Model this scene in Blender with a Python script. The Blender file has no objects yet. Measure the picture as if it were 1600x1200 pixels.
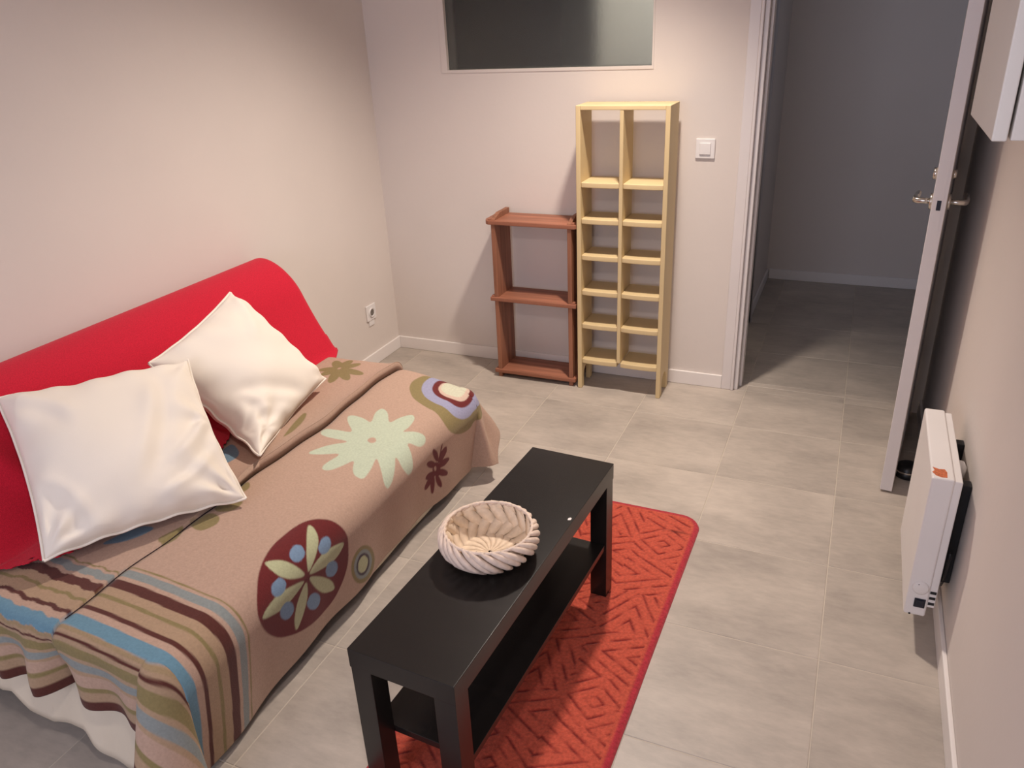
import bpy, bmesh, math, random
import numpy as np
from mathutils import Vector, Matrix

# ------------------------------------------------------------------ helpers for camera, light, colour
SC = bpy.context.scene
COL = SC.collection
def lin(c):
    return tuple(((x / 255) / 12.92 if x / 255 <= .04045 else ((x / 255 + .055) / 1.055) ** 2.4) for x in c)

# ------------------------------------------------------------------ camera
cam_d = bpy.data.cameras.new('camera'); cam = bpy.data.objects.new('camera', cam_d); COL.objects.link(cam)
yaw, pit, rol = -.4248, .435, -.0479
cy_, sy_, cp_, sp_, cr_, sr_ = math.cos(yaw), math.sin(yaw), math.cos(pit), math.sin(pit), math.cos(rol), math.sin(rol)
fw = Vector((sy_ * cp_, cy_ * cp_, -sp_)); rt0 = Vector((cy_, -sy_, 0)); up0 = rt0.cross(fw)
rt = rt0 * cr_ + up0 * sr_; up = up0 * cr_ - rt0 * sr_
M4 = Matrix((rt, up, -fw)).transposed().to_4x4(); M4.translation = Vector((2.2106, -3.4108, 1.6039))
cam.matrix_world = M4
cam_d.sensor_width = 36; cam_d.lens = 1219.8 / 1600 * 36; cam_d.clip_start = .05
SC.camera = cam

# ------------------------------------------------------------------ world, lights, exposure
SC.view_settings.view_transform = 'Standard'; SC.view_settings.look = 'None'
SC.view_settings.gamma = 1; SC.view_settings.use_curve_mapping = False
SC.view_settings.exposure = 0.0
W = bpy.data.worlds.new('sky'); SC.world = W; W.use_nodes = True
W.node_tree.nodes['Background'].inputs[0].default_value = (.55, .68, 1, 1)
W.node_tree.nodes['Background'].inputs[1].default_value = .6
def light(name, kind, loc, power, col, size=.1, rot=(0, 0, 0), sy=None, spot=None):
    d = bpy.data.lights.new(name, kind); d.energy = power; d.color = col
    if kind == 'AREA':
        d.size = size
        if sy: d.shape = 'RECTANGLE'; d.size_y = sy
    else: d.shadow_soft_size = size
    if spot: d.spot_size, d.spot_blend = spot
    o = bpy.data.objects.new(name, d); o.location = loc; o.rotation_euler = rot; COL.objects.link(o)
    return o
WARM = (1, .87, .76)
def aim(loc, to):
    return (Vector(to) - Vector(loc)).to_track_quat('-Z', 'Y').to_euler()
LA = (1.5, -.68, 2.38); LB = (2.1, -3.2, 2.38)
light('ceiling_spot_light', 'SPOT', LA, 200, WARM, .06, aim(LA, (1.05, -1.15, 0)), spot=(math.radians(118), 1))
light('ceiling_spot_light', 'SPOT', LB, 36, (1, .88, .84), .06, aim(LB, (.8, -1.9, .3)), spot=(math.radians(100), .9))
light('window_daylight', 'AREA', (1.3, -4.85, 1.5), 27, (.80, .82, 1), 1.5, (math.radians(90), 0, 0), sy=1.2)
LC = (1.2, .9, 2.3)
light('pane_fill_light', 'SPOT', LC, 62, (1, .98, .9), .05, aim(LC, (.55, 1.77, 1.5)), spot=(math.radians(80), .5))  # added lamp, brightens the wall seen through the right of the pane
LD = (2.9, .35, 1.7)
light('hall_blue_fill', 'AREA', LD, 1.1, (.50, .68, 1), .4, aim(LD, (2.5, 1.77, 1.0)), sy=.6)  # added blue fill for the hall's back wall, no window stands here

# ------------------------------------------------------------------ shape of the blanket and its printed figures
# ---- blanket surface: u runs from the far hem to the near hem, v from rear to front hem
BX0, BXC, BXF = .385, .695, .955      # rear start, crease, start of front bend
BYF, BYN = -1.125, -2.572
AF, AN, BF = .25, .215, .385
ULEN = AF + (BYF - BYN) + AN
VLEN = (BXF - BX0) + BF
def sstep(a, b, x):
    t = np.clip((x - a) / (b - a), 0, 1); return t * t * (3 - 2 * t)
def blanket(u, v):
    u = np.asarray(u, float); v = np.asarray(v, float)
    yf = BYF + AF - u; xf = BX0 + v
    near = yf < BYN; far = yf > BYF
    a = np.where(near, BYN - yf, np.where(far, yf - BYF, 0.)); b = np.maximum(0, xf - BXF)
    cx = np.minimum(xf, BXF); cy = np.clip(yf, BYN, BYF)
    sgn = np.where(near, -1., 1.)
    d = np.hypot(a, b) + 1e-9
    th = np.arctan2(b, a + 1e-9)               # 0 = end side, 90 = front
    t = th / (np.pi / 2)
    # front bend radius/tilt and end bend radius/tilt
    Rf = .075; Re = np.where(near, .035, .06)
    R = Re + (Rf - Re) * sstep(0, 1, t)
    tiltf = .20; tilte = np.where(near, -.02, .02)
    ridge = np.sin(np.pi * np.clip(t, 0, 1)) ** 1.3
    am = np.where(near, .50, .42)
    A = np.pi / 2 + tilte + (tiltf - tilte) * sstep(.0, 1, t) - am * ridge
    phi_n = (np.pi / 2) * sstep(.30, .92, t)
    phi_f = (np.pi / 2) * sstep(.15, .85, t)
    phi = np.where(near, phi_n, phi_f)
    # folds on the near end
    L = R * A
    out = np.where(d < L, R * np.sin(np.minimum(d / R, A)), R * np.sin(A) + (d - L) * np.cos(A - np.pi / 2 + np.pi / 2))
    drop = np.where(d < L, R * (1 - np.cos(np.minimum(d / R, A))), R * (1 - np.cos(A)) + (d - L) * np.sin(A))
    ex = np.sin(phi); ey = np.cos(phi) * sgn
    w = np.where(near, sstep(.02, .2, a) * (1 - sstep(.5, .9, t)), 0)
    xx = cx
    fold = .022 * np.exp(-((xx - .62) / .03) ** 2) + .012 * np.sin(xx * 42 + 1.) - .035 * np.exp(-((xx - .675) / .02) ** 2) + .02 * np.exp(-((xx - .50) / .025) ** 2)
    out = out + w * fold
    wf = np.where(b > 0, sstep(.08, .35, b) * sstep(.6, 1., t), 0)
    out = out + wf * (.006 * np.sin(yf * 9) + .004 * np.sin(yf * 23 + 1))
    # flap folds at far corner
    wfar = np.where(far, sstep(.1, .3, d) * np.sin(np.pi * t), 0)
    out = out + wfar * .02 * np.sin(t * 18)
    x = cx + out * ex; y = cy + out * ey
    # top relief
    roll = sstep(-2.25, -1.8, yf)
    e = xf - BXC
    x = x + (.006 * np.sin(yf * 11) + .003 * np.sin(yf * 27)) * np.exp(-(e / .05) ** 2) - .010 * (.3 + .7 * roll) * np.exp(-((e - .002) / .005) ** 2)
    z = .428 - .007 * roll * (e >= 0) - .25 * np.clip(cx - BXC, 0, 1) ** 2 * 1.0
    z = z + np.where(e < 0, (.004 + .018 * roll) * np.exp(e / .03) , 0) * 1.0
    z = z + np.where(e < 0, .002 + .004 * roll, 0) * 1.0
    z = z - (.014 + .004 * roll) * np.exp(-(np.maximum(e, 0) / .0045)) * (e >= 0)
    z = z + .003 * np.sin(yf * 7 + xf * 5) * sstep(0, .1, cx - .45)
    z = z - .02 * sstep(-1.5, -1.12, yf) * sstep(.72, .98, cx)
    drop = drop * (1 - np.where(far, .24 * np.clip(np.sin(np.pi * np.clip(t, 0, 1)), 0, 1), 0))
    z = z - drop * (1 + .13 * sstep(2.0, 2.45, -yf) * np.where(b > 0, t, 0))
    return np.stack([x, y, z], -1)
# figures of the print: colour, outline in the cloth (metres along, metres across)
PRINTS = [('pale', [(0.639,0.451),(0.568,0.421),(0.531,0.426),(0.55,0.461),(0.618,0.504),(0.565,0.514),(0.522,0.539),(0.544,0.562),(0.605,0.575),(0.646,0.567),(0.612,0.607),(0.599,0.635),(0.621,0.653),(0.658,0.648),(0.683,0.605),(0.707,0.65),(0.729,0.695),(0.757,0.693),(0.775,0.655),(0.76,0.612),(0.8,0.64),(0.84,0.665),(0.871,0.673),(0.877,0.65),(0.84,0.607),(0.803,0.572),(0.865,0.592),(0.924,0.6),(0.92,0.569),(0.893,0.544),(0.846,0.522),(0.89,0.509),(0.933,0.489),(0.936,0.464),(0.908,0.454),(0.831,0.469),(0.865,0.416),(0.88,0.378),(0.865,0.37),(0.806,0.401),(0.763,0.456),(0.769,0.373),(0.76,0.328),(0.723,0.312),(0.717,0.363),(0.714,0.433),(0.658,0.368),(0.624,0.345),(0.612,0.363),(0.618,0.408)]),
 ('base', [(0.723,0.522),(0.732,0.524),(0.738,0.522),(0.744,0.514),(0.741,0.504),(0.735,0.496),(0.726,0.494),(0.717,0.496),(0.71,0.504),(0.714,0.514)]),
 ('maroon', [(0.537,0.753),(0.537,0.748),(0.537,0.738),(0.534,0.723),(0.534,0.708),(0.528,0.701),(0.525,0.698),(0.522,0.703),(0.522,0.716),(0.525,0.728),(0.528,0.743),(0.531,0.753)]),
 ('maroon', [(0.547,0.763),(0.556,0.756),(0.571,0.738),(0.584,0.718),(0.593,0.701),(0.593,0.69),(0.584,0.69),(0.575,0.698),(0.559,0.713),(0.547,0.733),(0.541,0.751),(0.541,0.761)]),
 ('maroon', [(0.537,0.774),(0.544,0.763),(0.541,0.751),(0.534,0.736),(0.519,0.726),(0.503,0.723),(0.491,0.726),(0.485,0.736),(0.485,0.751),(0.497,0.763),(0.51,0.774),(0.525,0.776)]),
 ('maroon', [(0.541,0.791),(0.544,0.781),(0.534,0.776),(0.519,0.771),(0.497,0.774),(0.476,0.779),(0.463,0.786),(0.46,0.796),(0.473,0.801),(0.488,0.806),(0.51,0.804),(0.528,0.799)]),
 ('maroon', [(0.559,0.769),(0.562,0.776),(0.575,0.774),(0.59,0.766),(0.609,0.751),(0.621,0.738),(0.627,0.726),(0.621,0.723),(0.609,0.726),(0.593,0.733),(0.575,0.746),(0.562,0.758)]),
 ('maroon', [(0.463,0.854),(0.47,0.859),(0.485,0.854),(0.507,0.844),(0.525,0.829),(0.541,0.814),(0.544,0.804),(0.537,0.801),(0.525,0.804),(0.503,0.814),(0.482,0.829),(0.466,0.844)]),
 ('maroon', [(0.55,0.804),(0.544,0.814),(0.55,0.821),(0.562,0.824),(0.581,0.821),(0.599,0.811),(0.615,0.799),(0.618,0.789),(0.612,0.784),(0.599,0.781),(0.581,0.786),(0.562,0.794)]),
 ('maroon', [(0.565,0.809),(0.562,0.816),(0.562,0.829),(0.571,0.842),(0.584,0.849),(0.596,0.854),(0.609,0.847),(0.615,0.837),(0.612,0.826),(0.602,0.814),(0.59,0.806),(0.578,0.804)]),
 ('maroon', [(0.562,0.809),(0.553,0.821),(0.547,0.839),(0.544,0.862),(0.544,0.882),(0.547,0.895),(0.553,0.897),(0.562,0.887),(0.568,0.867),(0.575,0.844),(0.575,0.821),(0.568,0.811)]),
 ('maroon', [(0.544,0.819),(0.531,0.826),(0.519,0.842),(0.507,0.862),(0.497,0.882),(0.497,0.892),(0.5,0.897),(0.51,0.889),(0.525,0.874),(0.537,0.854),(0.544,0.837),(0.547,0.824)]),
 ('maroon', [(0.537,0.832),(0.55,0.821),(0.565,0.801),(0.575,0.781),(0.575,0.766),(0.568,0.756),(0.553,0.761),(0.537,0.771),(0.525,0.789),(0.516,0.811),(0.516,0.826),(0.525,0.834)]),
 ('base', [(0.547,0.791),(0.547,0.799),(0.553,0.799),(0.559,0.791),(0.565,0.781),(0.562,0.774),(0.556,0.776),(0.55,0.781)]),
 ('olive', [(0.241,0.423),(0.306,0.413),(0.358,0.431),(0.414,0.476),(0.442,0.529),(0.463,0.592),(0.479,0.63),(0.479,0.663),(0.457,0.69),(0.383,0.726),(0.303,0.738),(0.278,0.716),(0.207,0.736),(0.139,0.723),(0.167,0.68),(0.179,0.65),(0.201,0.62),(0.213,0.595),(0.216,0.519),(0.219,0.459)]),
 ('lilac', [(0.225,0.454),(0.287,0.451),(0.343,0.471),(0.386,0.512),(0.405,0.564),(0.411,0.61),(0.411,0.645),(0.371,0.673),(0.318,0.683),(0.281,0.675),(0.192,0.675),(0.161,0.665),(0.192,0.64),(0.201,0.62),(0.213,0.595),(0.216,0.519),(0.216,0.481)]),
 ('maroon', [(0.216,0.509),(0.229,0.489),(0.266,0.484),(0.315,0.499),(0.349,0.534),(0.361,0.587),(0.364,0.62),(0.34,0.64),(0.293,0.648),(0.213,0.632),(0.201,0.617),(0.213,0.595)]),
 ('pinkpale', [(0.216,0.537),(0.244,0.506),(0.293,0.512),(0.327,0.542),(0.337,0.59),(0.324,0.617),(0.293,0.627),(0.253,0.622),(0.207,0.602),(0.219,0.585)]),
 ('cream', [(0.216,0.542),(0.229,0.514),(0.284,0.517),(0.312,0.547),(0.315,0.592),(0.297,0.607),(0.256,0.605),(0.213,0.592),(0.222,0.58)]),
 ('maroon', [(1.149,0.592),(1.118,0.622),(1.1,0.66),(1.087,0.711),(1.084,0.791),(1.106,0.847),(1.149,0.892),(1.229,0.892),(1.313,0.859),(1.384,0.811),(1.436,0.746),(1.464,0.683),(1.449,0.65),(1.405,0.612),(1.353,0.587),(1.288,0.569),(1.22,0.569),(1.18,0.575)]),
 ('petal', [(1.177,0.592),(1.174,0.607),(1.189,0.64),(1.229,0.67),(1.273,0.695),(1.26,0.655),(1.217,0.617)]),
 ('petal', [(1.097,0.701),(1.137,0.736),(1.195,0.728),(1.273,0.698),(1.242,0.683),(1.186,0.675)]),
 ('petal', [(1.273,0.698),(1.211,0.746),(1.158,0.804),(1.14,0.854),(1.198,0.821),(1.242,0.761)]),
 ('petal', [(1.276,0.703),(1.27,0.763),(1.288,0.811),(1.319,0.852),(1.328,0.801),(1.316,0.748)]),
 ('petal', [(1.279,0.701),(1.307,0.716),(1.368,0.728),(1.455,0.693),(1.436,0.678),(1.378,0.67)]),
 ('petal', [(1.356,0.59),(1.319,0.617),(1.297,0.653),(1.276,0.695),(1.331,0.668),(1.356,0.643),(1.362,0.615)]),
 ('blue', [(1.26,0.648),(1.27,0.65),(1.282,0.65),(1.291,0.645),(1.297,0.638),(1.297,0.627),(1.291,0.62),(1.282,0.615),(1.27,0.612),(1.257,0.612),(1.251,0.617),(1.245,0.625),(1.248,0.632),(1.251,0.643)]),
 ('blue', [(1.168,0.68),(1.177,0.685),(1.189,0.685),(1.202,0.68),(1.208,0.673),(1.211,0.665),(1.208,0.655),(1.195,0.65),(1.186,0.645),(1.174,0.645),(1.164,0.648),(1.158,0.655),(1.158,0.663),(1.161,0.673)]),
 ('blue', [(1.137,0.786),(1.146,0.791),(1.155,0.791),(1.171,0.781),(1.183,0.769),(1.189,0.756),(1.192,0.741),(1.189,0.731),(1.183,0.723),(1.171,0.726),(1.158,0.731),(1.146,0.743),(1.137,0.758),(1.134,0.774)]),
 ('blue', [(1.359,0.678),(1.368,0.68),(1.378,0.68),(1.39,0.675),(1.396,0.668),(1.399,0.658),(1.393,0.65),(1.387,0.645),(1.375,0.643),(1.362,0.643),(1.356,0.645),(1.35,0.653),(1.347,0.663),(1.35,0.67)]),
 ('blue', [(1.331,0.771),(1.341,0.776),(1.35,0.776),(1.362,0.769),(1.375,0.753),(1.381,0.741),(1.384,0.726),(1.381,0.716),(1.371,0.713),(1.362,0.711),(1.35,0.718),(1.337,0.733),(1.331,0.746),(1.328,0.761)]),
 ('blue', [(1.217,0.839),(1.226,0.844),(1.239,0.842),(1.254,0.829),(1.263,0.819),(1.273,0.801),(1.276,0.786),(1.27,0.779),(1.263,0.771),(1.251,0.774),(1.239,0.781),(1.226,0.796),(1.217,0.811),(1.214,0.826)]),
 ('olive', [(0.936,0.927),(0.951,0.945),(0.976,0.947),(1.004,0.937),(1.032,0.917),(1.053,0.889),(1.066,0.859),(1.072,0.829),(1.069,0.801),(1.056,0.784),(1.038,0.776),(1.016,0.779),(0.992,0.796),(0.967,0.824),(0.945,0.862),(0.933,0.9)]),
 ('greyblue', [(0.958,0.907),(0.967,0.922),(0.985,0.925),(1.007,0.917),(1.029,0.902),(1.044,0.882),(1.053,0.859),(1.059,0.834),(1.056,0.814),(1.047,0.799),(1.032,0.794),(1.016,0.794),(0.995,0.809),(0.976,0.832),(0.964,0.857),(0.954,0.884)]),
 ('dark', [(0.973,0.892),(0.982,0.902),(0.995,0.905),(1.01,0.902),(1.025,0.889),(1.035,0.877),(1.044,0.857),(1.047,0.839),(1.044,0.824),(1.038,0.814),(1.029,0.806),(1.013,0.811),(1.001,0.819),(0.985,0.837),(0.976,0.854),(0.973,0.874)]),
 ('petal', [(0.985,0.879),(0.992,0.889),(1.001,0.892),(1.01,0.889),(1.022,0.882),(1.032,0.869),(1.038,0.857),(1.038,0.844),(1.038,0.832),(1.032,0.824),(1.022,0.819),(1.013,0.821),(1.004,0.826),(0.995,0.839),(0.985,0.854),(0.982,0.869)]),
 ('olive', [(1.118,0.312),(1.097,0.312),(1.078,0.315),(1.09,0.333),(1.115,0.345),(1.143,0.335),(1.149,0.32)]),
 ('olive', [(1.242,0.34),(1.226,0.373),(1.205,0.383),(1.171,0.375),(1.174,0.358),(1.205,0.33),(1.223,0.312)]),
 ('olive', [(1.3,0.305),(1.26,0.315),(1.248,0.335),(1.257,0.37),(1.285,0.386),(1.325,0.37),(1.325,0.34),(1.313,0.315)]),
 ('olive', [(1.409,0.31),(1.378,0.33),(1.322,0.31),(1.35,0.297),(1.393,0.28)]),
 ('skyblue', [(1.069,0.171),(1.025,0.136),(0.936,0.118),(0.933,0.136),(0.964,0.184),(0.992,0.202),(1.025,0.199),(1.053,0.181)]),
 ('olive', [(0.84,0.252),(0.76,0.224),(0.673,0.204),(0.67,0.219),(0.723,0.244),(0.806,0.262),(0.837,0.257)]),
 ('skyblue', [(1.464,0.154),(1.409,0.171),(1.359,0.199),(1.356,0.244),(1.402,0.229),(1.436,0.202)]),
 ('olive', [(0.406,0.207),(0.389,0.205),(0.362,0.186),(0.335,0.155),(0.32,0.126),(0.321,0.108),(0.339,0.11),(0.366,0.129),(0.392,0.16),(0.407,0.189)]),
 ('olive', [(0.444,0.152),(0.428,0.16),(0.395,0.156),(0.357,0.142),(0.329,0.124),(0.321,0.108),(0.337,0.101),(0.37,0.105),(0.408,0.118),(0.436,0.136)]),
 ('olive', [(0.348,0.236),(0.333,0.226),(0.319,0.196),(0.311,0.156),(0.312,0.123),(0.321,0.108),(0.336,0.118),(0.35,0.148),(0.358,0.188),(0.357,0.221)]),
 ('olive', [(0.358,0.038),(0.366,0.05),(0.363,0.071),(0.352,0.093),(0.336,0.107),(0.321,0.108),(0.314,0.096),(0.316,0.075),(0.328,0.053),(0.344,0.039)]),
 ('olive', [(0.236,0.108),(0.244,0.096),(0.266,0.088),(0.292,0.088),(0.313,0.096),(0.321,0.108),(0.313,0.121),(0.292,0.128),(0.266,0.128),(0.244,0.121)]),
 ('olive', [(0.261,0.048),(0.276,0.045),(0.296,0.055),(0.315,0.073),(0.324,0.094),(0.321,0.108),(0.307,0.111),(0.286,0.102),(0.268,0.083),(0.258,0.063)]),
 ('olive', [(0.4,0.076),(0.397,0.09),(0.38,0.106),(0.356,0.116),(0.333,0.117),(0.321,0.108),(0.324,0.094),(0.341,0.079),(0.365,0.069),(0.388,0.068)]),
 ('olive', [(0.261,0.168),(0.258,0.154),(0.268,0.134),(0.286,0.115),(0.307,0.105),(0.321,0.108),(0.324,0.123),(0.315,0.143),(0.296,0.162),(0.276,0.171)]),
 ('olive', [(0.361,0.108),(0.352,0.13),(0.328,0.142),(0.301,0.138),(0.284,0.12),(0.284,0.097),(0.301,0.079),(0.328,0.075),(0.352,0.086)]),
 ('base', [(0.331,0.108),(0.327,0.114),(0.319,0.115),(0.312,0.111),(0.312,0.105),(0.319,0.102),(0.327,0.103)])]
# ------------------------------------------------------------------ materials
def mat(name, col, rough=.6, spec=.5, metal=0, noise=None, bump=None, sheen=0, attr=None, transm=0, ior=1.45, coat=0):
    m = bpy.data.materials.new(name); m.use_nodes = True
    nt = m.node_tree; b = nt.nodes['Principled BSDF']
    c = lin(col) + (1,)
    b.inputs['Base Color'].default_value = c
    b.inputs['Roughness'].default_value = rough; b.inputs['Metallic'].default_value = metal
    b.inputs['Specular IOR Level'].default_value = spec; b.inputs['IOR'].default_value = ior
    b.inputs['Transmission Weight'].default_value = transm
    b.inputs['Coat Weight'].default_value = coat
    if sheen:
        b.inputs['Sheen Weight'].default_value = sheen; b.inputs['Sheen Roughness'].default_value = .5
    geo = nt.nodes.new('ShaderNodeTexCoord')
    src = None
    if attr:
        a = nt.nodes.new('ShaderNodeAttribute'); a.attribute_name = attr; src = a.outputs['Color']
    if noise:      # (scale vec, amount, detail)
        sc, amt, det = noise
        mp = nt.nodes.new('ShaderNodeMapping'); mp.inputs['Scale'].default_value = sc
        nt.links.new(geo.outputs['Object'], mp.inputs['Vector'])
        n = nt.nodes.new('ShaderNodeTexNoise'); n.inputs['Scale'].default_value = 1; n.inputs['Detail'].default_value = det
        nt.links.new(mp.outputs['Vector'], n.inputs['Vector'])
        mr = nt.nodes.new('ShaderNodeMapRange')
        mr.inputs['From Min'].default_value = .3; mr.inputs['From Max'].default_value = .7
        mr.inputs['To Min'].default_value = 1 - amt; mr.inputs['To Max'].default_value = 1 + amt
        nt.links.new(n.outputs['Fac'], mr.inputs['Value'])
        mx = nt.nodes.new('ShaderNodeMix'); mx.data_type = 'RGBA'; mx.blend_type = 'MULTIPLY'; mx.inputs['Factor'].default_value = 1
        if src is not None: nt.links.new(src, mx.inputs['A'])
        else: mx.inputs['A'].default_value = c
        nt.links.new(mr.outputs['Result'], mx.inputs['B']); src = mx.outputs['Result']
    if src is not None: nt.links.new(src, b.inputs['Base Color'])
    if bump:       # (scale, strength, distance)
        n = nt.nodes.new('ShaderNodeTexNoise'); n.inputs['Scale'].default_value = bump[0]; n.inputs['Detail'].default_value = 4
        nt.links.new(geo.outputs['Object'], n.inputs['Vector'])
        bp = nt.nodes.new('ShaderNodeBump'); bp.inputs['Strength'].default_value = bump[1]; bp.inputs['Distance'].default_value = bump[2]
        nt.links.new(n.outputs['Fac'], bp.inputs['Height']); nt.links.new(bp.outputs['Normal'], b.inputs['Normal'])
    return m
M = dict(
    wall=mat('wall_paint', (222, 213, 206), .75, .25, noise=((2, 2, 2), .02, 3), bump=(55, .12, .004)),
    ceil=mat('ceiling_paint', (228, 222, 214), .9, .2, bump=(60, .1, .003)),
    base=mat('baseboard_gloss', (236, 230, 226), .35, .5, noise=((3, 3, 3), .02, 2)),
    door=mat('door_paint', (224, 218, 216), .4, .5, noise=((3, 3, 3), .02, 2)),
    grout=mat('tile_grout', (196, 186, 172), .9, .2, noise=((30, 30, 30), .05, 3)),
    black=mat('black_laminate', (30, 27, 26), .27, .5, noise=((4, 60, 4), .12, 4), bump=(300, .03, .001)),
    pine=mat('cream_painted_wood', (210, 188, 144), .5, .4, noise=((6, 6, 1.5), .05, 4), bump=(90, .08, .002)),
    oak=mat('reddish_wood', (138, 92, 70), .5, .4, noise=((40, 40, 2.5), .36, 5), bump=(120, .12, .002)),
    oakh=mat('reddish_wood_board', (150, 98, 76), .5, .4, noise=((2.5, 50, 40), .32, 5), bump=(120, .12, .002)),
    white=mat('white_enamel', (232, 228, 226), .35, .5, noise=((5, 5, 5), .02, 2)),
    plastic=mat('white_plastic', (232, 228, 226), .35, .5, noise=((9, 9, 9), .01, 2)),
    dark=mat('dark_void_metal', (32, 34, 38), .5, .4, noise=((20, 20, 20), .1, 2)),
    navy=mat('navy_rocker', (28, 32, 46), .3, .5, noise=((20, 20, 20), .05, 2)),
    rust=mat('bare_rusted_patch', (196, 112, 78), .8, .2, noise=((160, 160, 160), .35, 4)),
    chrome=mat('brushed_steel', (205, 200, 192), .22, .5, metal=1, noise=((40, 40, 40), .04, 2)),
    red=mat('red_woven_throw', (196, 32, 54), .9, .15, sheen=.12, noise=((380, 380, 380), .16, 2), bump=(420, .3, .002)),
    cush=mat('off_white_cotton', (236, 228, 216), .9, .1, sheen=.05, noise=((5, 5, 5), .025, 3), bump=(500, .15, .001)),
    skirt=mat('pale_sofa_cover', (222, 210, 190), .85, .2, noise=((6, 6, 6), .03, 3), bump=(300, .15, .001)),
    print_=mat('printed_fleece', (190, 150, 130), .95, .1, sheen=.12, attr='print', noise=((160, 160, 160), .07, 3), bump=(320, .35, .002)),
    rug=mat('carved_red_pile', (180, 50, 40), .95, .1, sheen=.2, attr='print', noise=((110, 110, 110), .22, 4), bump=(260, .6, .004)),
    straw=mat('palm_leaf_strip', (228, 208, 184), .65, .3, noise=((70, 70, 70), .10, 3), bump=(200, .15, .001)),
    straw2=mat('palm_leaf_braid', (224, 204, 188), .65, .3, noise=((70, 70, 70), .12, 3), bump=(200, .2, .001)),
    cabw=mat('cabinet_white', (222, 216, 208), .4, .45, noise=((4, 4, 4), .02, 2)),
    darkcab=mat('stand_in_dark', (48, 48, 44), .6, .3, noise=((4, 4, 4), .08, 2)),
    tray=mat('black_rubber', (24, 24, 26), .35, .5, noise=((20, 20, 20), .1, 2)),
)
# frosted pane
M['glass'] = mat('frosted_glass', (205, 208, 203), .26, .5, transm=.96, noise=((6, 6, 6), .03, 2), bump=(140, .2, .002))
# floor tile: cement look with streaks along x, a slight tint of its own per tile
def tile_mat():
    m = bpy.data.materials.new('cement_look_tile'); m.use_nodes = True; nt = m.node_tree; b = nt.nodes['Principled BSDF']
    g = nt.nodes.new('ShaderNodeNewGeometry'); oi = nt.nodes.new('ShaderNodeObjectInfo')
    def nz(scale, det):
        mp = nt.nodes.new('ShaderNodeMapping'); mp.inputs['Scale'].default_value = scale
        ad = nt.nodes.new('ShaderNodeVectorMath'); ad.operation = 'ADD'
        cm = nt.nodes.new('ShaderNodeCombineXYZ'); mu = nt.nodes.new('ShaderNodeMath'); mu.operation = 'MULTIPLY'; mu.inputs[1].default_value = 37
        nt.links.new(oi.outputs['Random'], mu.inputs[0]); nt.links.new(mu.outputs[0], cm.inputs['Z']); nt.links.new(mu.outputs[0], cm.inputs['X'])
        nt.links.new(g.outputs['Position'], mp.inputs['Vector']); nt.links.new(mp.outputs['Vector'], ad.inputs[0]); nt.links.new(cm.outputs[0], ad.inputs[1])
        n = nt.nodes.new('ShaderNodeTexNoise'); n.inputs['Scale'].default_value = 1; n.inputs['Detail'].default_value = det; n.inputs['Roughness'].default_value = .62
        nt.links.new(ad.outputs[0], n.inputs['Vector']); return n.outputs['Fac']
    a = nz((3.0, 6, 3), 7); c = nz((22, 60, 22), 4)
    s = nt.nodes.new('ShaderNodeMath'); s.operation = 'MULTIPLY_ADD'; s.inputs[1].default_value = .35
    nt.links.new(c, s.inputs[0]); nt.links.new(a, s.inputs[2])
    r = nt.nodes.new('ShaderNodeValToRGB'); e = r.color_ramp.elements
    e[0].position = .45; e[0].color = lin((160, 151, 142)) + (1,); e[1].position = .95; e[1].color = lin((198, 187, 175)) + (1,)
    nt.links.new(s.outputs[0], r.inputs['Fac'])
    mr = nt.nodes.new('ShaderNodeMapRange'); mr.inputs['To Min'].default_value = .95; mr.inputs['To Max'].default_value = 1.04
    nt.links.new(oi.outputs['Random'], mr.inputs['Value'])
    mx = nt.nodes.new('ShaderNodeMix'); mx.data_type = 'RGBA'; mx.blend_type = 'MULTIPLY'; mx.inputs['Factor'].default_value = 1
    nt.links.new(r.outputs['Color'], mx.inputs['A']); nt.links.new(mr.outputs['Result'], mx.inputs['B'])
    nt.links.new(mx.outputs['Result'], b.inputs['Base Color'])
    b.inputs['Roughness'].default_value = .42; b.inputs['Specular IOR Level'].default_value = .35
    bp = nt.nodes.new('ShaderNodeBump'); bp.inputs['Strength'].default_value = .08; bp.inputs['Distance'].default_value = .002
    nt.links.new(c, bp.inputs['Height']); nt.links.new(bp.outputs['Normal'], b.inputs['Normal'])
    return m
M['tile'] = tile_mat()

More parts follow.
